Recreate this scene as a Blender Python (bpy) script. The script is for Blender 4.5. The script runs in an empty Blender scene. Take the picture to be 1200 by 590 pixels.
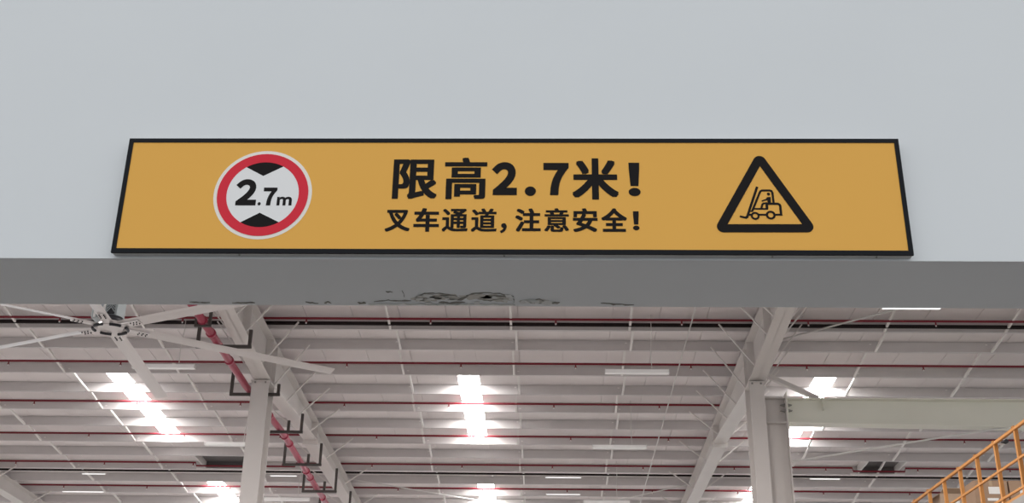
import bpy, bmesh, math, random
from mathutils import Vector, Matrix
random.seed(7)
scene = bpy.context.scene
col = scene.collection

# ------------------------------------------------------------------ camera
F = 1378.0
R = ((0.99959478, 0.00323396, -0.02828087),
     (0.02451786, 0.40694254, 0.91312466),
     (0.01446170, -0.91344803, 0.40669835))        # world rows from camera (right, down, forward)
CAM = Vector((0.0, 0.0, 1.55))
cam_d = bpy.data.cameras.new('camera')
cam_d.sensor_width = 36.0
cam_d.lens = F * 36.0 / 1200.0
cam_d.clip_end = 300
cam = bpy.data.objects.new('camera', cam_d)
col.objects.link(cam)
M = Matrix.Identity(4)
for i in range(3):
    M[i][0] = R[i][0]; M[i][1] = -R[i][1]; M[i][2] = -R[i][2]; M[i][3] = CAM[i]
cam.matrix_world = M
scene.camera = cam

# ------------------------------------------------------------------ world, exposure
world = bpy.data.worlds.new('world')
scene.world = world
world.use_nodes = True
bg = world.node_tree.nodes['Background']
bg.inputs[0].default_value = (0.94, 0.97, 1.0, 1)
bg.inputs[1].default_value = 1.0
scene.view_settings.view_transform = 'Standard'
scene.view_settings.look = 'None'
scene.view_settings.gamma = 1.0
scene.view_settings.use_curve_mapping = False
scene.view_settings.exposure = 0.08


def area_lamp(name, loc, rot, sx, sy, power, colour):
    d = bpy.data.lights.new(name, 'AREA')
    d.shape = 'RECTANGLE'; d.size = sx; d.size_y = sy; d.energy = power; d.color = colour
    o = bpy.data.objects.new(name, d); col.objects.link(o)
    o.location = loc; o.rotation_euler = rot
    return o


# added fill lights that brighten the hall from outside the view
for lx, ly in ((-12.0, 50.0), (0.0, 50.0), (12.0, 50.0), (-22.0, 27.0), (-22.0, 38.0), (-12.0, 18.0), (1.0, 18.0), (15.0, 16.0)):
    area_lamp('hall_fill_light', (lx, ly, 10.0), (0, 0, 0), 1.2, 4.0, 900, (1.0, 0.95, 0.92))

# ------------------------------------------------------------------ pixel helpers (measurements of the photo turned into places)
def ray(px, py):
    d = (px - 600.0, py - 295.0, F)
    return Vector([sum(R[i][k] * d[k] for k in range(3)) for i in range(3)])
def hit_y(px, py, Y):
    r = ray(px, py); return CAM + r * (Y / r.y)
def hit_z(px, py, Z):
    r = ray(px, py); return CAM + r * ((Z - CAM.z) / r.z)
ROOF0, SLOPE = 12.85, -0.048
def roofz(Y):                       # height of the underside of the purlins
    return ROOF0 + SLOPE * Y

# ------------------------------------------------------------------ materials
def mat(name, colour, rough=0.6, metal=0.0, noise=0.0, nscale=6.0, emit=None, estr=0.0, bump=0.0, spec=0.5):
    m = bpy.data.materials.new(name); m.use_nodes = True
    nt = m.node_tree; b = nt.nodes['Principled BSDF']
    b.inputs['Roughness'].default_value = rough
    b.inputs['Metallic'].default_value = metal
    b.inputs['Specular IOR Level'].default_value = spec
    c = (*colour, 1)
    b.inputs['Base Color'].default_value = c
    if noise > 0 or bump > 0:
        tc = nt.nodes.new('ShaderNodeTexCoord')
        n = nt.nodes.new('ShaderNodeTexNoise')
        n.inputs['Scale'].default_value = nscale; n.inputs['Detail'].default_value = 5
        nt.links.new(tc.outputs['Object'], n.inputs['Vector'])
        if noise > 0:
            r = nt.nodes.new('ShaderNodeMapRange')
            r.inputs['To Min'].default_value = 1 - noise; r.inputs['To Max'].default_value = 1 + noise
            nt.links.new(n.outputs['Fac'], r.inputs['Value'])
            mx = nt.nodes.new('ShaderNodeVectorMath'); mx.operation = 'SCALE'
            mx.inputs[0].default_value = colour
            nt.links.new(r.outputs['Result'], mx.inputs['Scale'])
            nt.links.new(mx.outputs['Vector'], b.inputs['Base Color'])
        if bump > 0:
            bp = nt.nodes.new('ShaderNodeBump'); bp.inputs['Strength'].default_value = bump
            bp.inputs['Distance'].default_value = 0.004
            nt.links.new(n.outputs['Fac'], bp.inputs['Height'])
            nt.links.new(bp.outputs['Normal'], b.inputs['Normal'])
    if emit:
        b.inputs['Emission Color'].default_value = (*emit, 1)
        b.inputs['Emission Strength'].default_value = estr
    return m

MT = dict(
    plaster=mat('white_plaster', (0.80, 0.82, 0.83), 0.85, noise=0.02, nscale=3, bump=0.05),
    concrete=mat('grey_concrete', (0.32, 0.31, 0.29), 0.8, noise=0.1, nscale=2),
    floor=mat('floor_paint', (0.12, 0.12, 0.12), 0.5, noise=0.08, nscale=0.6),
    hall_floor=mat('hall_floor_paint', (0.30, 0.285, 0.275), 0.5, noise=0.08, nscale=0.6),
    deck=mat('roof_sheet', (0.82, 0.765, 0.76), 0.6, noise=0.04, nscale=1.5),
    purlin=mat('purlin_galvanised', (0.62, 0.585, 0.58), 0.45, noise=0.05, nscale=2.5),
    strut=mat('strut_paint', (0.84, 0.81, 0.79), 0.5),
    steel=mat('grey_white_steel_paint', (0.71, 0.67, 0.645), 0.5, noise=0.05, nscale=1.2),
    steel_dark=mat('grey_steel_paint', (0.30, 0.29, 0.27), 0.6),
    green=mat('pale_green_steel_paint', (0.85, 0.845, 0.75), 0.5, noise=0.04, nscale=0.8),
    red=mat('red_pipe_paint', (0.22, 0.024, 0.036), 0.45, spec=0.2),
    red_main=mat('red_main_pipe_paint', (0.38, 0.048, 0.085), 0.3, spec=0.4),
    black_pipe=mat('black_pipe_paint', (0.02, 0.014, 0.014), 0.6, spec=0.1),
    bracket=mat('dark_bracket_steel', (0.085, 0.075, 0.07), 0.7, spec=0.2),
    sky=mat('skylight_sheet', (0.8, 0.8, 0.8), 0.5, emit=(1.0, 1.0, 0.98), estr=42.0),
    tube=mat('white_glow', (0.9, 0.9, 0.9), 0.4, emit=(1, 1, 1), estr=1.0),  # glow of the added gleam strips and of the lit linear lamp
    lamp_white=mat('lamp_housing', (0.84, 0.82, 0.80), 0.4),
    lamp_lit=mat('lamp_lens', (0.86, 0.84, 0.82), 0.4, emit=(1, .98, .96), estr=0.10),
    wire=mat('pale_wire', (0.74, 0.72, 0.70), 0.5),
    fan=mat('fan_blade_aluminium', (0.72, 0.68, 0.67), 0.28, metal=0.4),
    fan_box=mat('fan_box_paint', (0.38, 0.42, 0.43), 0.5),
    fan_dark=mat('fan_dark_parts', (0.02, 0.02, 0.025), 0.5),
    orange=mat('orange_rail_paint', (0.56, 0.25, 0.075), 0.5, spec=0.2),
    carton=mat('brown_cardboard', (0.36, 0.24, 0.16), 0.8, noise=0.06, nscale=4),
    carton_pale=mat('pale_cardboard', (0.50, 0.37, 0.27), 0.8, noise=0.06, nscale=4),
    tape=mat('packing_tape', (0.46, 0.34, 0.22), 0.3),
    paper=mat('white_paper', (0.82, 0.82, 0.80), 0.7),
    yellow=mat('sign_yellow', (0.91, 0.485, 0.102), 0.5, spec=0.15, noise=0.015, nscale=4),
    black=mat('sign_black', (0.012, 0.010, 0.010), 0.6, spec=0.12),
    frame=mat('sign_frame_black', (0.008, 0.009, 0.012), 0.55, spec=0.15),
    sign_body=mat('sign_body_aluminium', (0.55, 0.55, 0.54), 0.5),
    sign_white=mat('sign_white', (0.92, 0.91, 0.90), 0.5, spec=0.15),
    sign_ring=mat('sign_ring_white', (0.95, 0.90, 0.82), 0.5, spec=0.15),
    sign_red=mat('sign_red', (0.78, 0.035, 0.06), 0.5, spec=0.15),
    flake=mat('loose_paint', (0.74, 0.73, 0.70), 0.85, noise=0.12, nscale=40),
    bare=mat('bare_concrete', (0.60, 0.575, 0.53), 0.9, noise=0.15, nscale=60),
    crack=mat('dirty_crack', (0.26, 0.25, 0.22), 0.95),
    hatch=mat('vent_dark', (0.13, 0.12, 0.12), 0.6),
)

# ------------------------------------------------------------------ mesh helpers
class MB:
    def __init__(s): s.v = []; s.f = []
    def add(s, vs, fs):
        n = len(s.v); s.v += [tuple(p) for p in vs]; s.f += [tuple(i + n for i in f) for f in fs]; return s
    def box(s, a, b):
        (x0, y0, z0), (x1, y1, z1) = a, b
        if x0 > x1: x0, x1 = x1, x0
        if y0 > y1: y0, y1 = y1, y0
        if z0 > z1: z0, z1 = z1, z0
        v = [(x0,y0,z0),(x1,y0,z0),(x1,y1,z0),(x0,y1,z0),(x0,y0,z1),(x1,y0,z1),(x1,y1,z1),(x0,y1,z1)]
        return s.add(v, [(0,3,2,1),(4,5,6,7),(0,1,5,4),(1,2,6,5),(2,3,7,6),(3,0,4,7)])
    def bar(s, p, q, w, h=None, up=(0, 0, 1)):
        p = Vector(p); q = Vector(q); h = h or w
        d = (q - p).normalized(); u = Vector(up)
        if abs(d.dot(u)) > 0.98: u = Vector((0, 1, 0))
        a = d.cross(u).normalized(); b = a.cross(d).normalized()
        vs = []
        for c in (p, q):
            for i, j in ((-1,-1),(1,-1),(1,1),(-1,1)):
                vs.append(c + a * (i * w / 2) + b * (j * h / 2))
        return s.add(vs, [(0,3,2,1),(4,5,6,7),(0,1,5,4),(1,2,6,5),(2,3,7,6),(3,0,4,7)])
    def tube(s, pts, r, n=10):
        pts = [Vector(p) for p in pts]; vs = []; fs = []
        for i, p in enumerate(pts):
            d = (pts[min(i+1, len(pts)-1)] - pts[max(i-1, 0)]).normalized()
            u = Vector((0, 0, 1)) if abs(d.z) < 0.95 else Vector((0, 1, 0))
            a = d.cross(u).normalized(); b = a.cross(d).normalized()
            for k in range(n):
                t = 2 * math.pi * k / n
                vs.append(p + a * (r * math.cos(t)) + b * (r * math.sin(t)))
        for i in range(len(pts) - 1):
            for k in range(n):
                fs.append((i*n+k, i*n+(k+1) % n, (i+1)*n+(k+1) % n, (i+1)*n+k))
        fs.append(tuple(range(n-1, -1, -1))); fs.append(tuple((len(pts)-1)*n + k for k in range(n)))
        return s.add(vs, fs)
    def prism(s, poly, off):
        """poly: list of 3-D points, extruded by the vector off"""
        o = Vector(off); n = len(poly)
        vs = [Vector(p) for p in poly] + [Vector(p) + o for p in poly]
        fs = [tuple(range(n-1, -1, -1)), tuple(range(n, 2*n))] + [(i, (i+1) % n, n+(i+1) % n, n+i) for i in range(n)]
        return s.add(vs, fs)
    def build(s, name, m, parent=None, origin=None, smooth=False, bevel=0):
        me = bpy.data.meshes.new(name)
        o0 = Vector(origin) if origin is not None else (Vector(parent['_o']) if parent is not None else Vector((0, 0, 0)))
        me.from_pydata([tuple(Vector(v) - o0) for v in s.v], [], s.f)
        bm = bmesh.new(); bm.from_mesh(me); bmesh.ops.recalc_face_normals(bm, faces=bm.faces); bm.to_mesh(me); bm.free()
        me.materials.append(MT[m] if isinstance(m, str) else m)
        if smooth:
            for p in me.polygons: p.use_smooth = len(p.vertices) == 4
        o = bpy.data.objects.new(name, me); col.objects.link(o)
        if bevel:
            md = o.modifiers.new('bevel', 'BEVEL'); md.width = bevel; md.segments = 2; md.limit_method = 'ANGLE'
        if parent is not None:
            o.parent = parent
            d = o0 - Vector(parent['_o']); o.location = d
        else:
            o.location = o0
        o['_o'] = tuple(o0)
        return o

def tag(o, label=None, cat=None, group=None, kind=None):
    if label: o['label'] = label
    if cat: o['category'] = cat
    if group: o['group'] = group
    if kind: o['kind'] = kind
    return o
def thing(name, loc, label, cat, group=None):
    o = bpy.data.objects.new(name, None); col.objects.link(o)
    o.location = loc; o['_o'] = tuple(loc); o.empty_display_size = 0.1
    return tag(o, label, cat, group)
def box(name, a, b, m, parent=None, **k): return MB().box(a, b).build(name, m, parent, **k)
def bar(name, p, q, w, m, parent=None, h=None, up=(0,0,1), **k): return MB().bar(p, q, w, h, up).build(name, m, parent, **k)
def tube(name, pts, r, m, parent=None, n=10, **k): return MB().tube(pts, r, n).build(name, m, parent, smooth=True, **k)

# ================================================================== SETTING
tag(box('floor', (-60, -20, -0.2), (60, 2.78, 0), 'floor'), kind='structure')
tag(box('floor_hall', (-60, 2.78, -0.2), (60, 75, 0), 'hall_floor'), kind='structure')

WF, WB, LZ = 2.6315, 2.943, 2.70          # front face, back face and underside of the lintel wall
mb = MB()
# one wall: two piers and the part above the opening, drawn as an extruded outline with an opening
outl = [(-24, 0), (-2.3, 0), (-2.3, LZ), (2.3, LZ), (2.3, 0), (24, 0), (24, 12.6), (-24, 12.6)]
mb.prism([(x, WF, z) for x, z in outl], (0, WB - WF, 0))
wall = tag(mb.build('wall_front', 'plaster'), 'white plastered wall above the passage with grey underside edge', kind='structure')

# peeling paint along the back lower edge of the lintel
def soffit(px, py): return hit_z(px, py, LZ)
def blob(cx, cy, w, h, n=11, jag=0.35):
    pts = []
    for i in range(n):
        t = 2*math.pi*i/n; k = 1 - jag*random.random()
        pts.append((cx + w/2*k*math.cos(t), cy + h/2*k*math.sin(t)))
    return pts
def patch(name, px, dz0, dz1, m):
    poly = []
    for x, y in px:
        p = soffit(x, y); p.y = min(p.y, WB - 0.002); p.z = LZ - dz1
        poly.append(p)
    return MB().prism(poly, (0, 0, dz1 - dz0)).build(name, m, wall)
def ribbon(name, pts, w, dz, m):
    """ragged sliver following pixel points along the underside"""
    fine = []
    for (xa, ya), (xb, yb) in zip(pts[:-1], pts[1:]):
        n = max(2, int(abs(xb - xa)/4) + 1)
        for i in range(n):
            t = i/n; fine.append((xa + (xb - xa)*t, ya + (yb - ya)*t + random.uniform(-.5, .5)))
    fine.append(pts[-1]); up = []; dn = []
    for i, (x, y) in enumerate(fine):
        k = w*random.uniform(.25, 1.0) * (0.3 if i in (0, len(fine)-1) else 1)
        up.append((x, y - k/2)); dn.append((x + random.uniform(-.8, .8)*.5, y + k/2))
    for i in range(len(fine) - 1):
        quad = [up[i], up[i+1], dn[i+1], dn[i]]
        yield quad
def crack(pts, w, m='crack', name='paint_crack', dz=.0016):
    mb = MB()
    for quad in ribbon(name, pts, w, dz, m):
        poly = []
        for x, y in quad:
            p = soffit(x, y); p.y = min(p.y, WB - .0015); p.z = LZ - dz; poly.append(p)
        mb.prism(poly, (0, 0, dz - .0002))
    return mb.build(name, m, wall)
for cx, cy, w, h in [(500,350,40,9),(522,348,46,9),(560,348,50,9),(584,350,50,11),(628,353.5,44,6)]:
    patch('bare_patch', blob(cx, cy, w, h, 22, 0.5), -0.004, 0.0006, 'bare')
for pts, w in [([(438,353.2),(455,352),(482,352.6)], 1.6), ([(486,349),(492,346),(500,343.6),(522,344.4),(536,347)], 1.3), ([(536,351.5),(542,350),(549,346.5)], 3.2),
               ([(546,346),(560,343.2),(582,343.6),(600,346.6)], 1.5), ([(572,346.4),(586,347),(602,347.6)], 2.4), ([(600,347),(603,352),(602,355)], 1.6), ([(486,350.6),(500,349.2),(514,350.4)], 1.6),
               ([(560,350.4),(575,352),(590,350)], 1.0), ([(614,355),(622,352.6),(632,350.4),(640,353)], 1.2), ([(640,354.6),(650,355.2),(656,354.4)], 2.2), ([(704,355.4),(722,356.8),(743,357.2)], 2.0),
               ([(222,354.4),(234,354.6),(246,354.6)], 1.3), ([(272,354.6),(285,354.8),(299,355)], 1.7),
               ([(358,354.2),(366,355),(373,355.6)], 1.6), ([(380,355.4),(384,354.2),(388,355.4)], 2.6), ([(419,354.6),(424,355),(429,355.4)], 2.4), ([(452,341.6),(460,342.4)], 1.4), ([(471,341),(473,344),(474,348)], 2.2),
               ([(514,354.2),(530,354.8),(545,354.2)], 1.6), ([(496,345.6),(510,347.4),(528,346)], .9), ([(618,354.8),(636,355.6)], 1.0)]:
    crack(pts, w)
crack([(432,356.2),(470,356),(520,356.4),(560,356.2),(604,357)], 1.6, 'flake', 'loose_edge', .004)
for k in range(20):                                            # loose flakes hanging from the underside
    cx = random.choice([random.uniform(486, 606), random.uniform(490, 600), random.uniform(612, 656)])
    cy = random.uniform(345, 355) if cx < 612 else random.uniform(351, 355.5)
    px = blob(cx, cy, random.uniform(8, 20), random.uniform(1.6, 3.6), 10, 0.6)
    tilt = random.uniform(0.002, 0.006)
    ymin = min(p[1] for p in px); ymax = max(p[1] for p in px)
    top = []; s_ = random.random()
    for x, y in px:
        p = soffit(x, y); p.y = min(p.y, WB - 0.002)
        p.z = LZ - 0.0025 - tilt * ((ymax - y) / (ymax - ymin + 1e-6) if s_ > 0.5 else (y - ymin) / (ymax - ymin + 1e-6))
        top.append(p)
    MB().prism(top, (0, 0, 0.0015)).build('paint_flake', 'flake', wall)

# ---- hall roof: sheets, skylights, purlins and struts belong to the ceiling
X0, X1, Y0, Y1 = -24.0, 24.0, 3.0, 58.0
def slab(xa, xb, ya, yb, za, zb):
    m_ = MB()
    p = [(xa, ya, roofz(ya)+za), (xb, ya, roofz(ya)+za), (xb, yb, roofz(yb)+za), (xa, yb, roofz(yb)+za)]
    return m_.prism(p, (0, 0, zb - za))
ceiling = tag(slab(X0, X1, Y0, Y1, 0.34, 0.40).build('ceiling', 'deck'), 'pale sheet roof of the hall on rows of purlins', kind='structure')
SKX = (-11.95, -2.12, 7.70); SKW = 0.29
SKY = ((30.45, 36.6), (41.15, 47.4))
edges = set()
cur = []
xs = [X0] + sorted([e for c in SKX for e in (c - SKW, c + SKW)]) + [X1]
cols = []
for a, b in zip(xs[:-1], xs[1:]):
    n = max(1, round((b - a) / 1.22)); w = (b - a) / n
    cols += [(a + i*w, a + (i+1)*w) for i in range(n)]
for a, b in cols:
    mid = (a + b) / 2
    if any(abs(mid - c) < 0.05 for c in SKX):
        yy = [18.0]
        for s0, s1 in SKY: yy += [s0, s1]
        yy += [Y1]
        for k in range(0, len(yy), 2): slab(a+.006, b-.006, yy[k], yy[k+1], 0.27, 0.305).build('roof_panel', 'deck', ceiling)
        for s0, s1 in SKY:
            tag(slab(a+.006, b-.006, s0+.01, s1-.01, 0.275, 0.30).build('skylight', 'sky', ceiling), 'bright translucent skylight strip')
    else:
        slab(a+.006, b-.006, 18.0, Y1, 0.27, 0.305).build('roof_panel', 'deck', ceiling)

PUR = [19.7, 21.2, 22.7, 24.2, 25.70, 27.19, 28.50, 30.30, 31.82, 33.33, 34.85, 36.45, 37.92, 39.50, 41.05, 42.6, 44.1, 45.6, 47.1, 48.6, 50.1, 51.6, 53.1, 54.6, 56.1]
prof = [(0,0),(0.075,0),(0.075,0.02),(0.072,0.02),(0.072,0.003),(0.003,0.003),(0.003,0.262),(-0.065,0.262),(-0.065,0.265),(0,0.265)]
pur_me = None
for Y in PUR:
    if pur_me is None:
        m_ = MB().prism([(X0 + .3, a, b) for a, b in prof], (X1 - X0 - .6, 0, 0))
        o = m_.build('purlin', 'purlin', ceiling, origin=(0, 0, 0)); pur_me = o.data
    else:
        o = bpy.data.objects.new('purlin', pur_me); col.objects.link(o); o.parent = ceiling
    o.location = (0, Y, roofz(Y))
STX = (-22.2, -19.9+.9, -16.05, -13.02, -9.88, -3.75, -0.77, 2.13, 8.33, 11.25, 14.3, 20.3)
STX = (-22.2, -16.05, -13.02, -9.88, -3.75, -0.77, 2.13, 8.33, 11.25, 14.3, 20.3)
for sx in STX:
    for k in range(3, len(PUR) - 5):
        ya, yb = PUR[k], PUR[k+1]
        off = 0.05 if k % 2 else -0.06
        za = roofz(ya) + (0.12 if k % 2 else 0.22); zb = roofz(yb) + 0.02
        bar('strut', (sx + off, ya, za), (sx + off, yb, zb), 0.056, 'strut', ceiling)

# ================================================================== STEEL FRAMES
PROF = [(14.0, 0.55), (20.0, 0.70), (24.0, 0.90), (28.1, 1.09), (31.4, 0.79), (34.35, 0.575), (34.36, 0.68), (38.0, 0.58), (42.0, 0.50), (56.0, 0.50)]
def depth(Y):
    for (a, da), (b, db) in zip(PROF[:-1], PROF[1:]):
        if a <= Y <= b: return da + (db - da) * (Y - a) / (b - a)
    return PROF[-1][1]
def soffz(Y): return roofz(Y) - depth(Y)
BR_Y = [22.7, 24.2, 25.1, 26.83, 28.3, 29.9, 31.48, 33.25, 36.03, 39.4, 42.6]
def rafter(xc, label, hw=0.2):
    t = thing('steel_rafter', (xc, 28.0, soffz(28.0)), label, 'beam', 'roof rafters of the hall')
    top = [(xc, Y, roofz(Y)) for Y, _ in PROF]; bot = [(xc, Y, roofz(Y) - d) for Y, d in PROF]
    MB().prism([(xc - .008, p[1], p[2]) for p in top] + [(xc - .008, p[1], p[2]) for p in reversed(bot)], (0.016, 0, 0)).build('web', 'steel', t)
    f = MB(); n = len(top)
    MB().prism([(xc - hw, Y0_, roofz(Y0_)) for Y0_ in (14.0, 56.0)] + [(xc - hw, Y0_, roofz(Y0_) - .02) for Y0_ in (56.0, 14.0)], (2*hw, 0, 0)).build('top_flange', 'steel', t)
    for rng in ((0, 4), (3, 6), (6, 10)):
        pts = bot[rng[0]:rng[1]]
        MB().prism([(xc - hw, p[1], p[2]) for p in pts] + [(xc - hw, p[1], p[2] + .022) for p in reversed(pts)], (2*hw, 0, 0)).build('bottom_flange', 'steel', t)
    for Y in (25.45, 27.85, 28.35, 34.35):
        d = depth(min(Y, 34.34)); 
        for s in (-1, 1):
            MB().box((xc + s*.008, Y - .01, roofz(Y) - d + .02), (xc + s*(hw - .01), Y + .01, roofz(Y) - .02)).build('stiffener', 'steel', t)
    box('splice_plate', (xc - hw - .03, 34.33, soffz(34.4) - .02), (xc + hw + .03, 34.37, soffz(34.34) + .1), 'steel', t)
    for Y in BR_Y:
        for s in (-1, 1):
            bar('fly_brace', (xc + s*(hw - .01), Y, soffz(Y) + .01), (xc + s*(hw + .80), Y, roofz(Y) + .03), 0.05, 'steel', t, h=0.03)
    return t
rafter(-7.02, 'haunched grey steel rafter with red fire main running beside it')
rafter(5.20, 'haunched grey steel rafter over the column carrying the pale green beam')
rafter(-19.1, 'grey steel rafter end just showing in the lower left corner')

def h_column(xc, yf, w, d, ztop, label, stub=False):
    t = thing('steel_column', (xc, yf + d/2, 0), label, 'column')
    box('front_flange', (xc - w/2, yf, 0), (xc + w/2, yf + .025, ztop - .03), 'steel', t)
    box('rear_flange', (xc - w/2, yf + d - .025, 0), (xc + w/2, yf + d, ztop - .03), 'steel', t)
    box('web', (xc - .008, yf + .025, 0), (xc + .008, yf + d - .025, ztop - .03), 'steel', t)
    box('cap_plate', (xc - w/2 - .02, yf - .03, ztop - .03), (xc + w/2 + .02, yf + d + .03, ztop - .003), 'steel', t)
    for s in (-1, 1):
        bp = box('bolt', (xc + s*w*.3 - .02, yf - .02, ztop - .075), (xc + s*w*.3 + .02, yf + .0, ztop - .03), 'steel_dark', t)
    box('base_plate', (xc - w/2 - .08, yf - .08, 0), (xc + w/2 + .08, yf + d + .08, .03), 'steel', t)
    return t
h_column(-7.05, 27.80, 0.43, 0.60, soffz(28.1) , 'grey steel column in front of the red fire main')
cR = h_column(5.16, 27.65, 0.35, 0.70, soffz(28.1), 'grey steel column with the pale green beam bolted to it')
box('side_web', (5.17, 27.99, 0), (5.86, 28.01, 10.08), 'steel', cR)
box('side_flange', (5.86, 27.80, 0), (5.885, 28.20, 10.16), 'steel', cR)
box('stiffener', (5.17, 27.82, 9.43), (5.86, 27.985, 9.455), 'steel', cR)
box('stiffener', (5.17, 27.82, 10.05), (5.86, 27.985, 10.075), 'steel', cR)

# pale green beam running right from the column
bt = thing('floor_beam', (5.9, 28.0, 9.45), 'pale green steel beam running right from the grey column', 'beam')
xb0, xb1 = 5.915, 17.0
def bz(x): return 9.46 - 0.0125*(x - 5.9)
MB().prism([(xb0, 27.99, bz(xb0)), (xb1, 27.99, bz(xb1)), (xb1, 27.99, 10.05), (xb0, 27.99, 10.05)], (0, .016, 0)).build('web', 'green', bt)
box('top_flange', (xb0, 27.82, 10.035), (xb1, 28.18, 10.06), 'green', bt)
MB().prism([(xb0, 27.82, bz(xb0)), (xb1, 27.82, bz(xb1)), (xb1, 27.82, bz(xb1)-.025), (xb0, 27.82, bz(xb0)-.025)], (0, .36, 0)).build('bottom_flange', 'green', bt)
box('end_plate', (5.888, 27.80, 9.28), (5.913, 28.20, 10.20), 'green', bt)
for z in (9.72, 9.86):
    for s in (0,):
        MB().prism([(5.915, 27.86, z), (5.915, 27.86, z+.06), (6.03, 27.86, z+.03)], (0, .1, 0)).build('gusset', 'steel_dark', bt)
        MB().prism([(5.86, 27.86, z), (5.86, 27.86, z+.06), (5.74, 27.86, z+.03)], (0, .1, 0)).build('gusset', 'steel_dark', bt)
box('stiffener', (6.78, 27.84, 9.78), (6.80, 27.985, 10.035), 'green', bt)
# diagonal knee brace from rafter to beam
kb = bar('knee_brace', (5.35, 28.0, 10.75), (6.72, 28.05, 10.10), 0.14, 'steel', None, h=0.10, origin=(6.72, 28.05, 10.1))
tag(kb, 'short grey diagonal brace between rafter and pale green beam', 'brace')
box('brace_foot', (6.62, 27.9, 10.062), (6.98, 28.16, 10.09), 'steel', kb)

# thin bracing rods
tag(tube('bracing_rod', [(8.45, 25.45, roofz(25.45)-.06), (5.42, 27.9, roofz(27.9)-.06)], .022, 'wire', origin=(5.42, 27.9, roofz(27.9))), 'bright thin bracing rod slanting below the roof right of the column', 'rod', 'bracing rods')
tag(tube('bracing_rod', [(5.90, 27.93, 8.50), (11.2, 27.93, 9.40)], .022, 'wire', origin=(5.9, 27.93, 8.5)), 'thin bracing rod rising from the column to the pale green beam', 'rod', 'bracing rods')
tag(tube('bracing_rod', [(2.0, 43.3, roofz(43.3)-.1), (5.0, 40.5, roofz(40.5)-.1)], .02, 'wire', origin=(5, 40.5, 10.9)), 'thin bracing rod slanting up to the right rafter near the bottom edge', 'rod', 'bracing rods')
tag(tube('bracing_rod', [(-6.8, 40.2, roofz(40.2)-.1), (-1.4, 43.5, roofz(43.5)-.1)], .02, 'wire', origin=(-6.8, 40.2, 10.9)), 'thin bracing rod slanting down from the left rafter near the bottom edge', 'rod', 'bracing rods')
# thin conduit crossing the purlins
tag(tube('conduit', [(3.52, 24.5, roofz(24.5)-.02), (3.52, 44, roofz(44)-.02)], .016, 'wire', origin=(3.52, 24.5, roofz(24.5))), 'thin pale conduit crossing under the purlins beside the right rafter', 'conduit')

# ================================================================== PIPES
def ordinal(i): return ['nearest', 'second', 'third', 'fourth', 'fifth', 'farthest'][i]
PIPE_Y = [26.66, 29.60, 32.78, 35.82, 38.92, 41.88]
for i, Y in enumerate(PIPE_Y):
    z = roofz(Y) + 0.055
    t = thing('sprinkler_pipe', (0, Y, z), {0: 'red sprinkler pipe nearest the lintel, above the black pipe', 5: 'farthest red sprinkler pipe, across the lower skylights'}.get(i, '%s red sprinkler pipe under the roof counting from the lintel' % ordinal(i)), 'pipe', 'red sprinkler pipes')
    pts = [(-23, Y, z)]
    if i == 4:
        for a, b in ((-11.75, -8.4), (10.25, 11.95)):
            pts += [(a - .03, Y, z), (a, Y, z - .11), (b, Y, z - .11), (b + .03, Y, z)]
    pts.append((23, Y, z))
    tube('pipe', pts, 0.031, 'red', t, n=8)
    for k in range(-7, 8):
        hx = -2.77 + 3.03 * k + (0.55 if i % 2 else 0)
        if -19 < hx < 17:
            h = MB().tube([(hx, Y, z - .02), (hx, Y, z - .09)], .02, 6)
            h.tube([(hx, Y, z - .09), (hx, Y, z - .10)], .035, 8)
            ho = h.build('sprinkler_head', 'red', t)
            MB().tube([(hx, Y, z - .10), (hx, Y, z - .135)], .018, 6).build('nozzle', 'lamp_white', ho)
tag(tube('black_pipe', [(-23, 26.93, roofz(26.93)+.06), (23, 27.03, roofz(27.03)+.06)], .05, 'black_pipe', n=8, origin=(0, 26.75, roofz(26.75))), 'black pipe running just under the nearest red sprinkler pipe', 'pipe', 'black pipes')
tag(tube('black_pipe', [(-23, 39.95, roofz(39.95)+.06), (23, 40.05, roofz(40.05)+.06)], .035, 'black_pipe', n=8, origin=(0, 39.65, roofz(39.65))), 'thin black pipe across the far part of the roof near the bottom edge', 'pipe', 'black pipes')

# fire main and its brackets, on the left of the left rafter
BZ = [(18.0, 10.62), (25.1, 10.34), (28.32, 10.20), (31.45, 10.09), (34.5, 9.92), (37.41, 9.76), (46.0, 9.28)]
def bar_z(Y):
    for (a, da), (b, db) in zip(BZ[:-1], BZ[1:]):
        if a <= Y <= b: return da + (db - da) * (Y - a) / (b - a)
MR = 0.088
def main_x(Y): return -7.47 if Y < 28 else (-7.32 if Y > 32 else -7.47 + .15*(Y - 28)/4)
MX = -7.47
def main_z(Y): return bar_z(Y) + 0.036 + MR
mt = thing('fire_main', (MX, 28, main_z(28)), 'thick red fire main with couplings carried on dark brackets beside the rafter', 'pipe')
tube('pipe', [(main_x(Y), Y, main_z(Y)) for Y in (20, 25.1, 28, 28.32, 31.45, 32, 34.5, 37.41, 45.5)], MR, 'red_main', mt, n=16)
for Y in (23.9, 24.6, 26.3, 30.4, 32.2, 32.9, 35.6, 36.3, 38.6):
    tube('coupling', [(main_x(Y), Y - .05, main_z(Y)), (main_x(Y), Y + .05, main_z(Y))], MR + .022, 'red_main', mt, n=16)
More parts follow.
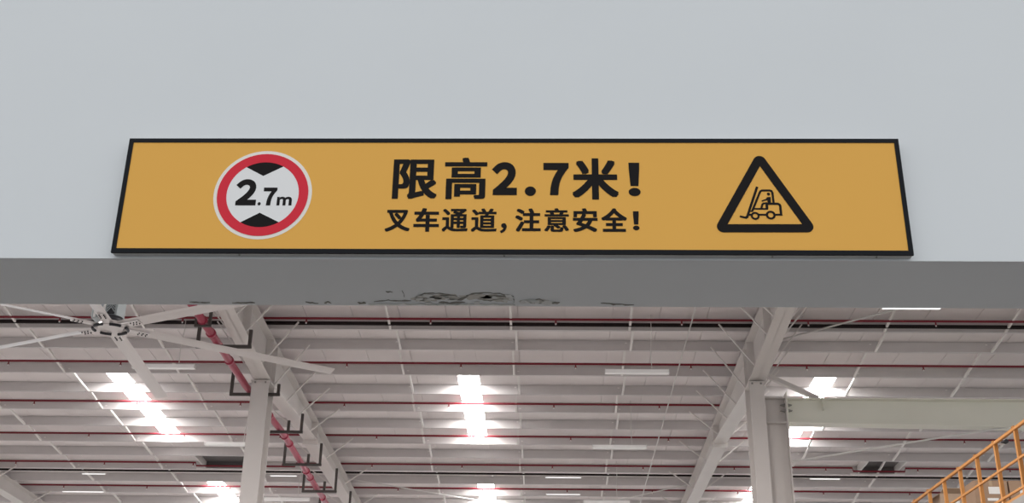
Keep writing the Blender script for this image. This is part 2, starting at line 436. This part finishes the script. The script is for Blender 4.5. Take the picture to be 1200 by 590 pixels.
for Y, xl, lh in ((22.0, -7.95, .75), (25.1, -7.93, .75), (28.32, -7.93, .78), (31.45, -7.9, .7), (34.5, -7.82, .66), (37.41, -7.78, .66), (40.4, -7.78, .6)):
    z = bar_z(Y); sz = soffz(Y)
    br = MB().box((xl, Y - .035, z - .035), (-6.66, Y + .035, z + .035)).build('bracket_bar', 'bracket', mt)
    box('bracket_clamp', (-6.74, Y - .035, z + .035), (-6.67, Y + .035, max(z + .22, sz + .05)), 'bracket', br)
    box('bracket_hanger', (xl, Y - .035, z + .035), (xl + .07, Y + .035, z + lh), 'bracket', br)
    if Y > 30:
        box('bracket_strap', (-7.10, Y - .035, z + .035), (-7.03, Y + .035, z + .32), 'bracket', br)
for Y in (23.9, 29.7):                                         # straps from the rafter down round the main
    z = main_z(Y); x = main_x(Y)
    sb = box('pipe_strap', (x - .17, Y - .035, z - MR - .05), (x + .19, Y + .035, z - MR - .005), 'bracket', mt)
    box('strap_leg', (x - .17, Y - .035, z - MR - .005), (x - .11, Y + .035, z + .12), 'bracket', sb)
    box('strap_leg', (x + .13, Y - .035, z - MR - .005), (x + .19, Y + .035, soffz(Y) - .002), 'bracket', sb)

# ================================================================== CEILING FAN
fc = Vector((-6.75, 17.02, 7.83))
ft = thing('industrial_fan', fc, 'large six-bladed industrial ceiling fan hanging at the left', 'fan')
RF = 3.79
for k in range(6):
    a = math.radians(35 + 60*k); d = Vector((math.cos(a), math.sin(a), 0)); n = Vector((-math.sin(a), math.cos(a), 0))
    m_ = MB(); vs = []; fs = []
    sect = [(-.11, .0), (-.06, .02), (.02, .022), (.11, .004), (.02, -.006), (-.06, -.008)]
    tw = math.radians(-13)
    for r in (0.20, RF):
        for u, v in sect:
            uu = u*math.cos(tw) - v*math.sin(tw); vv = u*math.sin(tw) + v*math.cos(tw)
            vs.append(fc + d*r + n*uu + Vector((0, 0, vv)))
    q = len(sect)
    fs = [(i, (i+1) % q, q+(i+1) % q, q+i) for i in range(q)] + [tuple(range(q-1, -1, -1)), tuple(range(q, 2*q))]
    bl = m_.add(vs, fs).build('blade', 'fan', ft)
    MB().bar(fc + d*.20 + Vector((0, 0, -.01)), fc + d*.60 + Vector((0, 0, -.01)), .12, .02).build('blade_arm', 'fan', bl)
    for r in (0.44, 0.50, 0.56):
        for s in (-.035, .035):
            c = fc + d*r + n*s
            MB().tube([c + Vector((0, 0, -.02)), c + Vector((0, 0, -.035))], .011, 6).build('bolt', 'fan_dark', bl)
MB().tube([fc + Vector((0, 0, -.03)), fc + Vector((0, 0, .05))], .19, 24).build('hub', 'fan', ft, smooth=True)
for k in range(6):
    a0 = math.radians(35 + 60*k + 8); a1 = math.radians(35 + 60*k + 46)
    MB().tube([fc + Vector((math.cos(a0 + (a1-a0)*i/4)*.27, math.sin(a0 + (a1-a0)*i/4)*.235, -.045)) for i in range(5)], .022, 6).build('hub_guard', 'fan_dark', ft)
MB().tube([fc + Vector((0, 0, .05)), fc + Vector((0, 0, .14))], .17, 20).build('gear_housing', 'fan_dark', ft, smooth=True)
z0, z1 = fc.z + .10, fc.z + .62
bxs = box('motor_box', fc + Vector((-.30, -.10, .11)), fc + Vector((.10, .25, .66)), 'fan_box', ft, bevel=.01)
gx0, gx1, gz0, gz1, gy = fc.x - .06, fc.x + .06, fc.z + .17, fc.z + .62, fc.y - .104
box('grille_back', (gx0, gy, gz0), (gx1, gy + .004, gz1), 'fan_dark', bxs)
for k in range(14):
    zz = gz0 - .14 + k*.045
    for s in (1, -1):
        xa, xb_ = gx0, gx1; za = zz; zb = zz + s*.16
        if s == -1: za = zz + .16; zb = zz
        if min(za, zb) > gz0 - .005 and max(za, zb) < gz1:
            MB().bar((xa, gy - .004, za), (xb_, gy - .004, zb), .014, .006, up=(0, 1, 0)).build('grille_bar', 'fan_box', bxs)
for sx in (-.26, -.12):
    box('corner_rib', fc + Vector((sx, -.115, .12)), fc + Vector((sx + .035, -.10, .64)), 'lamp_white', bxs)
tube('down_rod', [fc + Vector((0, .1, .6)), (fc.x, fc.y + .1, soffz(17.1))], .05, 'fan_box', ft)
box('mount_plate', (fc.x - .4, fc.y - .1, soffz(17.1) - .03), (fc.x + .2, fc.y + .3, soffz(17.1) - .005), 'fan_box', ft)
for k in range(4):
    a = math.radians(45 + 90*k)
    tube('guy_wire', [fc + Vector((0, .1, .66)), (fc.x + 1.6*math.cos(a), fc.y + 1.6*math.sin(a), roofz(fc.y + 1.6*math.sin(a)))], .008, 'wire', ft, n=5)

# ================================================================== HANGING LINEAR LAMPS
def linear_lamp(x, Y, label, ln=1.5, lit=False):
    lm = 'tube' if lit else 'lamp_lit'
    z = roofz(Y) - 1.2
    t = thing('linear_lamp', (x, Y, z), label, 'lamp', 'hanging linear lamps')
    MB().prism([(x - ln/2, Y - .07, z), (x - ln/2, Y + .07, z), (x - ln/2, Y + .045, z + .09), (x - ln/2, Y - .045, z + .09)], (ln, 0, 0)).build('housing', lm, t)
    box('diffuser', (x - ln/2 + .02, Y - .055, z - .012), (x + ln/2 - .02, Y + .055, z - .001), lm, t)
    for s in (-1, 1):
        box('end_cap', (x + s*ln/2, Y - .074, z - .01), (x + s*(ln/2 + .015), Y + .074, z + .095), 'lamp_white', t)
    cxp = x + .36; dy = 26.82 - Y if 26 < Y < 30 else .2
    tube('hanging_wire', [(cxp, Y, z + .09), (cxp - .02, Y + dy*.4, z + .5), (cxp + .01, Y + dy*.9, z + 1.0), (cxp, Y + dy, roofz(Y) + .26)], .010, 'wire', t, n=5)
linear_lamp(2.20, 26.92, 'white linear lamp hanging nearest the right rafter on a long wire')
linear_lamp(2.13, 32.88, 'white linear lamp, second hanging left of the right rafter')
linear_lamp(2.05, 38.9, 'white linear lamp hanging at the very bottom edge between the rafters')
linear_lamp(-9.17, 26.77, 'white linear lamp hanging behind the fan blade')
linear_lamp(-9.0, 32.9, 'white linear lamp hanging just left of the left column')
linear_lamp(-8.57, 38.92, 'white linear lamp hanging low at the red fire main')

linear_lamp(7.62, 23.02, 'lit white linear lamp just peeping out below the lintel at the right', 1.2, True)

# slim glowing strips added to imitate white gleams under the far purlins
for x, Y, ln, lab in [(0.64, 39.9, 1.2, 'slim glowing gleam strip, upper of the two right of the middle skylight'), (0.67, 42.07, 1.2, 'slim glowing gleam strip, lower of the two right of the middle skylight'),
                      (-15.6, 39.95, .8, 'slim glowing gleam strip, upper of the two at the lower left'), (-16.8, 42.3, 1.5, 'slim glowing gleam strip, lower of the two at the lower left'), (9.5, 39.8, 1.0, 'slim glowing gleam strip right of the right column near the bottom'),
                      (-9.0, 40.0, .9, 'slim glowing gleam strip behind the left column near the bottom')]:
    t = thing('gleam_strip', (x, Y, roofz(Y)), lab, 'lamp', 'slim glowing gleam strips')
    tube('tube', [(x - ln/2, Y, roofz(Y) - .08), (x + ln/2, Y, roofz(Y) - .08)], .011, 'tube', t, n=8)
    box('gleam_backing', (x - ln/2 - .03, Y - .02, roofz(Y) - .068), (x + ln/2 + .03, Y + .02, roofz(Y) - .05), 'lamp_white', t)

# roof vents
for xa, xb_, lab in ((-11.55, -9.9, 'dark roof vent opening left of the left column'), (10.55, 11.75, 'dark roof vent opening below the pale green beam')):
    ya, yb = 38.05, 39.40
    t = thing('roof_vent', ((xa + xb_)/2, (ya + yb)/2, roofz(38.7)), lab, 'vent', 'roof vents')
    slab(xa, xb_, ya, yb, 0.235, 0.262).build('opening', 'hatch', t)
    slab(xa - .04, xa, ya, yb, 0.0, 0.262).build('side_board', 'strut', t)
    slab(xb_, xb_ + .04, ya, yb, 0.0, 0.262).build('side_board', 'strut', t)
    slab(xa - .04, xb_ + .04, yb, yb + .04, 0.03, 0.262).build('end_board', 'hatch', t)
    slab(xa - .3, xb_ + .3, yb - .1, yb - .04, -0.06, -.02).build('cross_rail', 'strut', t)

# ================================================================== MEZZANINE: platform, railing, cartons
PZ = 5.40
plat = box('mezzanine_platform', (7.0, 13.0, PZ - .3), (16.0, 30.0, PZ), 'concrete', origin=(11.5, 21.5, PZ - .3))
tag(plat, 'raised storage platform carrying the orange railing and cartons', 'platform')
for x, y in ((7.4, 13.6), (7.4, 22.0), (7.4, 29.5), (15.5, 13.6), (15.5, 22.0), (15.5, 29.5)):
    box('support_post', (x - .12, y - .12, 0), (x + .12, y + .12, PZ - .3), 'steel', plat)
RX = 7.17
rt = thing('railing', (RX, 20, PZ), 'orange steel railing along the edge of the raised platform', 'railing')
for z in (6.49, 6.03, 5.60):
    bar('rail', (RX, 13.2, z), (RX, 28.6, z), .035 if z < 6.4 else .045, 'orange', rt, h=.035 if z < 6.4 else .045)
for k in range(18):
    Y = 18.58 + .875*(k - 6)
    if 13.2 < Y < 28.6:
        p = MB(); p.box((RX - .01, Y - .03, PZ + .01), (RX + .045, Y - .022, 6.52)); p.box((RX - .01, Y - .022, PZ + .01), (RX - .002, Y + .03, 6.52))
        po = p.build('post', 'orange', rt)
        box('post_cap', (RX - .03, Y - .045, 6.513), (RX + .05, Y + .035, 6.53), 'orange', po)
box('toe_board', (RX - .004, 13.2, PZ + .01), (RX + .004, 28.6, PZ + .13), 'orange', rt)
def carton(x, y, z, w, d, h, label, m='carton', labels=(), flap=False):
    t = thing('carton', (x + w/2, y + d/2, z), label, 'carton', 'cartons on the platform')
    if flap:
        wl = MB()
        wl.box((x, y, z), (x + w, y + .012, z + h)); wl.box((x, y + d - .012, z), (x + w, y + d, z + h))
        wl.box((x, y + .012, z), (x + .012, y + d - .012, z + h)); wl.box((x + w - .012, y + .012, z), (x + w, y + d - .012, z + h)); wl.box((x + .012, y + .012, z), (x + w - .012, y + d - .012, z + .01))
        wl.build('body', m, t)
        MB().prism([(x, y + .01, z + h), (x, y + d - .01, z + h), (x - .16, y + d - .03, z + h - .10), (x - .16, y + .03, z + h - .10)], (0, 0, .01)).build('flap', m, t)
        MB().prism([(x + .01, y, z + h), (x + w - .01, y, z + h), (x + w - .03, y - .14, z + h + .07), (x + .03, y - .14, z + h + .07)], (0, 0, .01)).build('flap', m, t)
    else:
        box('body', (x, y, z), (x + w, y + d, z + h), m, t, bevel=.006)
        box('tape', (x + w/2 - .03, y - .0015, z + h - .1), (x + w/2 + .03, y - .0002, z + h - .005), 'tape', t)
    for lx, lz, lw, lh in labels:
        box('paper_label', (lx, y - .003, lz), (lx + lw, y - .0003, lz + lh), 'paper', t)
carton(7.82, 21.5, PZ, .60, .5, .58, 'lower brown carton of the left stack behind the railing')
carton(7.82, 21.5, PZ + .582, .60, .5, .60, 'upper brown carton with white labels behind the railing', labels=((8.07, 6.335, .20, .13), (8.03, 6.21, .20, .05)))
carton(8.45, 21.5, PZ, .60, .5, .58, 'lower brown carton of the right stack behind the railing')
carton(8.45, 21.5, PZ + .582, .60, .5, .60, 'upper brown carton with white labels at the right picture edge', labels=((8.63, 6.335, .22, .13), (8.58, 6.21, .22, .05)))
carton(8.02, 24.0, PZ, .75, .6, .75, 'lower pale brown carton of the farther stack')
carton(8.02, 24.0, PZ + .752, .75, .6, .74, 'open pale brown carton with flaps on the farther stack', 'carton_pale', flap=True, labels=((8.30, 6.66, .10, .08),))
# small camera on a bracket at the railing
ct = thing('security_camera', (RX, 18.42, 6.5), 'small dark camera on a white bracket at the railing', 'camera')
tube('bracket_arm', [(RX + .02, 18.45, 6.45), (RX + .14, 18.5, 6.46), (RX + .14, 18.5, 6.54)], .012, 'lamp_white', ct, n=6)
MB().tube([(RX + .14, 18.42, 6.49), (RX + .14, 18.56, 6.50)], .035, 10).build('camera_body', 'fan_dark', ct, smooth=True)

# ================================================================== THE SIGN
SX0, SX1, SZ0, SZ1 = -1.0638, 0.8854, 2.7050, 3.0245
SF = WF - 0.0255                                    # front face of the frame
sg = thing('warning_sign', ((SX0 + SX1)/2, WF, SZ0), 'long yellow height-limit warning sign with black frame on the white wall', 'sign')
body = box('body', (SX0 + .0015, SF + .005, SZ0 + .0015), (SX1 - .0015, WF - .0005, SZ1 - .0015), 'sign_body', sg)
FW = 0.0115
pan = box('panel', (SX0 + FW, SF + .0015, SZ0 + FW), (SX1 - FW, SF + .0049, SZ1 - FW), 'yellow', sg)
for nm, a, b in (('frame_rail', (SX0, SZ0), (SX1, SZ0 + FW)), ('frame_rail', (SX0, SZ1 - FW), (SX1, SZ1)), ('frame_rail', (SX0, SZ0 + FW), (SX0 + FW, SZ1 - FW)), ('frame_rail', (SX1 - FW, SZ0 + FW), (SX1, SZ1 - FW))):
    box(nm, (a[0], SF, a[1]), (b[0], SF + .0065, b[1]), 'frame', sg)
for x in (-0.75, -0.1, 0.55, 0.80):
    MB().tube([(x, SF + .015, SZ0 + .0014), (x, SF + .015, SZ0 - .0008)], .0025, 8).build('screw', 'steel_dark', sg)

PF = SF + .0015                                     # plane of the print
def sp(px, py):                                     # a pixel on the sign -> (X, Z)
    p = hit_y(px, py, PF); return (p.x, p.z)
def flat(name, poly, m, parent, lift, th=0.0004):
    return MB().prism([(x, PF - lift, z) for x, z in poly], (0, th, 0)).build(name, m, parent)
def disc(c, r, n=64): return [(c[0] + r*math.cos(2*math.pi*i/n), c[1] + r*math.sin(2*math.pi*i/n)) for i in range(n)]
def ringmesh(name, c, r0, r1, m, parent, lift, n=64):
    mb = MB(); vs = []
    for yy in (PF - lift, PF - lift + .0004):
        for r in (r0, r1):
            vs += [(c[0] + r*math.cos(2*math.pi*i/n), yy, c[1] + r*math.sin(2*math.pi*i/n)) for i in range(n)]
    fs = []
    for i in range(n):
        j = (i+1) % n
        fs += [(i, j, n+j, n+i), (2*n+i, 3*n+i, 3*n+j, 2*n+j), (i, 2*n+i, 2*n+j, j), (n+i, n+j, 3*n+j, 3*n+i)]
    return mb.add(vs, fs).build(name, m, parent)

def glyph(ch, x0, x1, zt, zb, bold, m, parent, lift=.0008):
    """one printed character fitted to its place; bold is a number (outline offset) or (rx, ry): strokes thickened by shifted copies"""
    multi = isinstance(bold, tuple)
    c = bpy.data.curves.new('glyph', 'FONT'); c.body = ch; c.size = 1.0; c.offset = 0 if multi else bold; c.fill_mode = 'FRONT'; c.resolution_u = 6
    o = bpy.data.objects.new('glyph', c); col.objects.link(o)
    bpy.context.view_layer.update()
    me = bpy.data.meshes.new_from_object(o.evaluated_get(bpy.context.evaluated_depsgraph_get()))
    bpy.data.objects.remove(o); bpy.data.curves.remove(c)
    V = [(v.co.x, v.co.y) for v in me.vertices]; Fc = [tuple(p.vertices) for p in me.polygons]
    bpy.data.meshes.remove(me)
    sh = [(0, 0)]
    if multi:
        rx, ry = bold; k = .97
        sh += [(rx*k, ry*k), (-rx*k, ry*k), (rx*k, -ry*k), (-rx*k, -ry*k), (rx, 0), (-rx, 0), (0, ry), (0, -ry)]
    vs = []; fs = []
    for i, (dx, dy) in enumerate(sh):
        n = len(vs); vs += [(x + dx, y + dy, i) for x, y in V]; fs += [tuple(q + n for q in f) for f in Fc]
    ax = min(v[0] for v in vs); bx_ = max(v[0] for v in vs); ay = min(v[1] for v in vs); by = max(v[1] for v in vs)
    org = Vector(parent['_o'])
    P = [Vector((x0 + (x1 - x0)*(x - ax)/(bx_ - ax), PF - lift - 4e-6*i, zb + (zt - zb)*(y - ay)/(by - ay))) - org for x, y, i in vs]
    me = bpy.data.meshes.new('character'); me.from_pydata([tuple(p) for p in P], [], fs)
    me.materials.append(MT[m])
    g = bpy.data.objects.new('character', me); col.objects.link(g); g.parent = parent; g['_o'] = tuple(org)
    return g
# (character, left px + its row, right px + its row, top px, bottom px, bold)
cxp = 604.0
def gl(ch, l, r, t, b, bold, parent=None, m='black', lift=.0008):
    X0_ = sp(*l)[0]; X1_ = sp(*r)[0]
    xm = (l[0] + r[0])/2
    glyph(ch, X0_, X1_, sp(xm, t)[1], sp(xm, b)[1], bold, m, parent or pan, lift)
gl('限', (459.1, 232), (511.8, 227), 187.0, 233.5, (.030, .018))
gl('高', (520.0, 233), (571.2, 190), 185.0, 233.8, (.031, .016))
gl('２', (575.8, 228), (605.6, 228), 190.3, 229.0, .056)
gl('.', (615.0, 224), (628.0, 224), 218.8, 230.0, .02)
gl('７', (636.8, 194), (666.3, 194), 191.2, 229.0, .056)
gl('米', (670.9, 229), (725.2, 229), 185.8, 234.2, (.034, .028))
gl('！', (736.0, 200), (750.4, 215), 191.0, 230.2, .034)
BOLD = {'叉': (.027, .024), '车': (.034, .026), '通': (.024, .018), '道': (.026, .017), '注': (.032, .024), '意': (.027, .014), '安': (.030, .024), '全': (.034, .026)}
for ch, l, r, t, b in [('叉', 451.0, 480.3, 246.2, 271.8), ('车', 484.5, 514.4, 244.2, 271.8), ('通', 517.9, 548.0, 245.0, 271.8), ('道', 552.0, 582.1, 244.6, 272.0),
                       ('注', 603.8, 633.7, 244.6, 271.8), ('意', 637.8, 666.7, 244.4, 272.0), ('安', 671.4, 700.4, 244.4, 272.2), ('全', 704.9, 734.8, 244.4, 272.0)]:
    gl(ch, (l, 264), (r, 264), t, b, BOLD[ch])
gl('，', (586.0, 266), (593.7, 266), 261.9, 273.7, .02)
gl('！', (741.5, 255), (749.2, 262), 247.9, 270.2, .034)

# round height-limit mark
RC, RR = (-0.7057, 2.8649), 0.1233
rd = flat('round_mark', disc(RC, RR), 'sign_ring', sg, .0005)
flat('white_field', disc(RC, RR*.745), 'sign_white', rd, .0010)
ringmesh('red_ring', RC, RR*.735, RR*.928, 'sign_red', rd, .0013)
def z7(x, y): return sp(245 + x/4.915, 170 + y/4.915)
for apex, l, r in (((313, 180), (215, 127), (430, 125)), ((292, 392), (180, 447), (403, 447))):
    A, L_, Rr = z7(*apex), z7(*l), z7(*r); ri = RR*.738
    al = math.atan2(L_[1]-RC[1], L_[0]-RC[0]); ar = math.atan2(Rr[1]-RC[1], Rr[0]-RC[0])
    arc = [(RC[0] + ri*math.cos(al + (ar - al)*i/14), RC[1] + ri*math.sin(al + (ar - al)*i/14)) for i in range(15)]
    flat('black_wedge', [A] + arc, 'black', rd, .0012)
def rg(ch, l, r, t, b, bold):
    ym = (t + b)/2
    P0 = z7(l, ym)[0]; P1 = z7(r, ym)[0]; xm = (l + r)/2
    glyph(ch, P0, P1, z7(xm, t)[1], z7(xm, b)[1], bold, 'black', rd, lift=.0014)
rg('２', 153, 276, 199, 350, .054)
rg('.', 280, 298, 331, 350, .02)
rg('７', 312, 390, 247, 350, .052)
rg('ｍ', 391, 477, 300, 350, .048)

# triangle with forklift
def zt(x, y): return sp(840 + x/5.9, 180 + y/5.9)
def rounded(corners, r, n=8):
    out = []; k = len(corners)
    for i in range(k):
        p = Vector(corners[i]); a = (Vector(corners[i-1]) - p).normalized(); b = (Vector(corners[(i+1) % k]) - p).normalized()
        ang = a.angle(b); t = r/math.tan(ang/2); c = p + (a + b).normalized() * (r/math.sin(ang/2))
        s = p + a*t; e = p + b*t
        a0 = math.atan2(s.y - c.y, s.x - c.x); a1 = math.atan2(e.y - c.y, e.x - c.x)
        d = (a1 - a0 + math.pi) % (2*math.pi) - math.pi
        out += [(c.x + r*math.cos(a0 + d*j/n), c.y + r*math.sin(a0 + d*j/n)) for j in range(n+1)]
    return out
inner = [zt(298, 88), zt(75, 490), zt(590, 490)]
bw = (zt(298, 490)[1] - zt(298, 547)[1])
cen = Vector((sum(p[0] for p in inner)/3, sum(p[1] for p in inner)/3))
# offset the inner triangle outwards by the border width
def offset_tri(tri, d):
    res = []
    ls = []
    for i in range(3):
        p, q = Vector(tri[i]), Vector(tri[(i+1) % 3]); e = (q - p).normalized(); nn = Vector((e.y, -e.x))
        if nn.dot(p - cen) < 0: nn = -nn
        ls.append((p + nn*d, e))
    for i in range(3):
        (p, e), (q, g) = ls[i-1], ls[i]
        den = e.x*g.y - e.y*g.x; t = ((q.x - p.x)*g.y - (q.y - p.y)*g.x)/den
        res.append(tuple(p + e*t))
    return res
outer = rounded(offset_tri(inner, bw), bw*.72)
# triangle border as one ring: match points of the outer outline to the inner corners
no = len(outer); per = no//3
vs = [(x, PF - .0009, z) for x, z in outer] + [(x, PF - .0009, z) for x, z in inner] + [(x, PF - .0005, z) for x, z in outer] + [(x, PF - .0005, z) for x, z in inner]
fs = []
o2 = no + 3
for i in range(no):
    j = (i+1) % no; ci, cj = i//per, j//per
    for s0 in (0, o2):
        if ci == cj: fs.append((s0+i, s0+j, s0+no+ci))
        else: fs.append((s0+i, s0+j, s0+no+cj, s0+no+ci))
    fs.append((i, j, o2+j, o2+i))
for c in range(3): fs.append((no+c, no+(c+1) % 3, o2+no+(c+1) % 3, o2+no+c))
tri = MB().add(vs, fs).build('triangle_mark', 'black', sg)
def zf(x, y): return sp(860 + x/10.73, 210 + y/10.73)
U = abs(zf(100, 300)[0] - zf(0, 300)[0])/100        # metres per zoomed pixel
lift_n = [0]
def stroke(name, pts, w):
    P = [Vector(zf(*p)) for p in pts]; h = w*1.28*U/2; L_ = []; R_ = []
    for i, p in enumerate(P):
        d0 = (p - P[i-1]).normalized() if i else (P[1] - p).normalized()
        d1 = (P[i+1] - p).normalized() if i < len(P)-1 else d0
        n0 = Vector((-d0.y, d0.x)); n1 = Vector((-d1.y, d1.x)); m = (n0 + n1).normalized(); k = h/max(.4, m.dot(n0))
        L_.append(tuple(p + m*k)); R_.append(tuple(p - m*k))
    vs = []; fs = []; n = len(P); lift_n[0] += 1; l = .0006 + .00002*lift_n[0]
    for (a, b) in zip(L_, R_): vs += [(a[0], PF - l, a[1]), (b[0], PF - l, b[1])]
    for i in range(n-1): fs.append((2*i, 2*i+1, 2*i+3, 2*i+2))
    q = len(vs); vs += [(x, PF - l + .0004, z) for x, _, z in vs]
    fs += [tuple(q + i for i in f) for f in list(fs)]
    for i in range(n-1):
        fs += [(2*i, 2*i+2, q+2*i+2, q+2*i), (2*i+1, q+2*i+1, q+2*i+3, 2*i+3)]
    fs += [(0, q, q+1, 1), (2*n-2, 2*n-1, q+2*n-1, q+2*n-2)]
    return MB().add(vs, fs).build(name, 'black', tri)
stroke('forklift_mast', [(292, 98), (163, 490)], 24)
stroke('forklift_fork', [(75, 470), (152, 488), (166, 470)], 22)
stroke('forklift_cab', [(232, 400), (322, 178), (334, 155), (352, 145), (450, 145), (472, 152), (484, 175), (500, 305)], 22)
stroke('forklift_crossbar', [(180, 406), (240, 406)], 14)
stroke('forklift_floor', [(240, 375), (428, 377)], 18)
stroke('forklift_seat_post', [(416, 378), (414, 305)], 26)
stroke('forklift_seat', [(345, 372), (358, 322), (372, 308), (420, 304)], 20)
stroke('forklift_body', [(412, 312), (550, 312), (575, 324), (583, 345), (596, 462)], 24)
stroke('forklift_chassis', [(170, 450), (228, 450)], 20)
stroke('forklift_chassis', [(312, 450), (415, 450)], 20)
stroke('forklift_chassis', [(508, 450), (606, 450)], 20)
for c, r0, r1 in (((268, 465), 32, 52), ((463, 455), 36, 58)):
    ringmesh('forklift_wheel', zf(*c), (r0 - 2)*U, (r1 + 3)*U, 'black', tri, .0011, 32)
flat('forklift_driver_head', disc(zf(435, 190), 20*U, 20), 'black', tri, .0010)
MBd = [zf(*p) for p in ((462, 226), (415, 230), (402, 252), (348, 270), (352, 286), (400, 272), (420, 268), (424, 312), (466, 312))]
flat('forklift_driver_body', MBd, 'black', tri, .0010)
for o in list(bpy.data.objects):
    if '_o' in o: del o['_o']
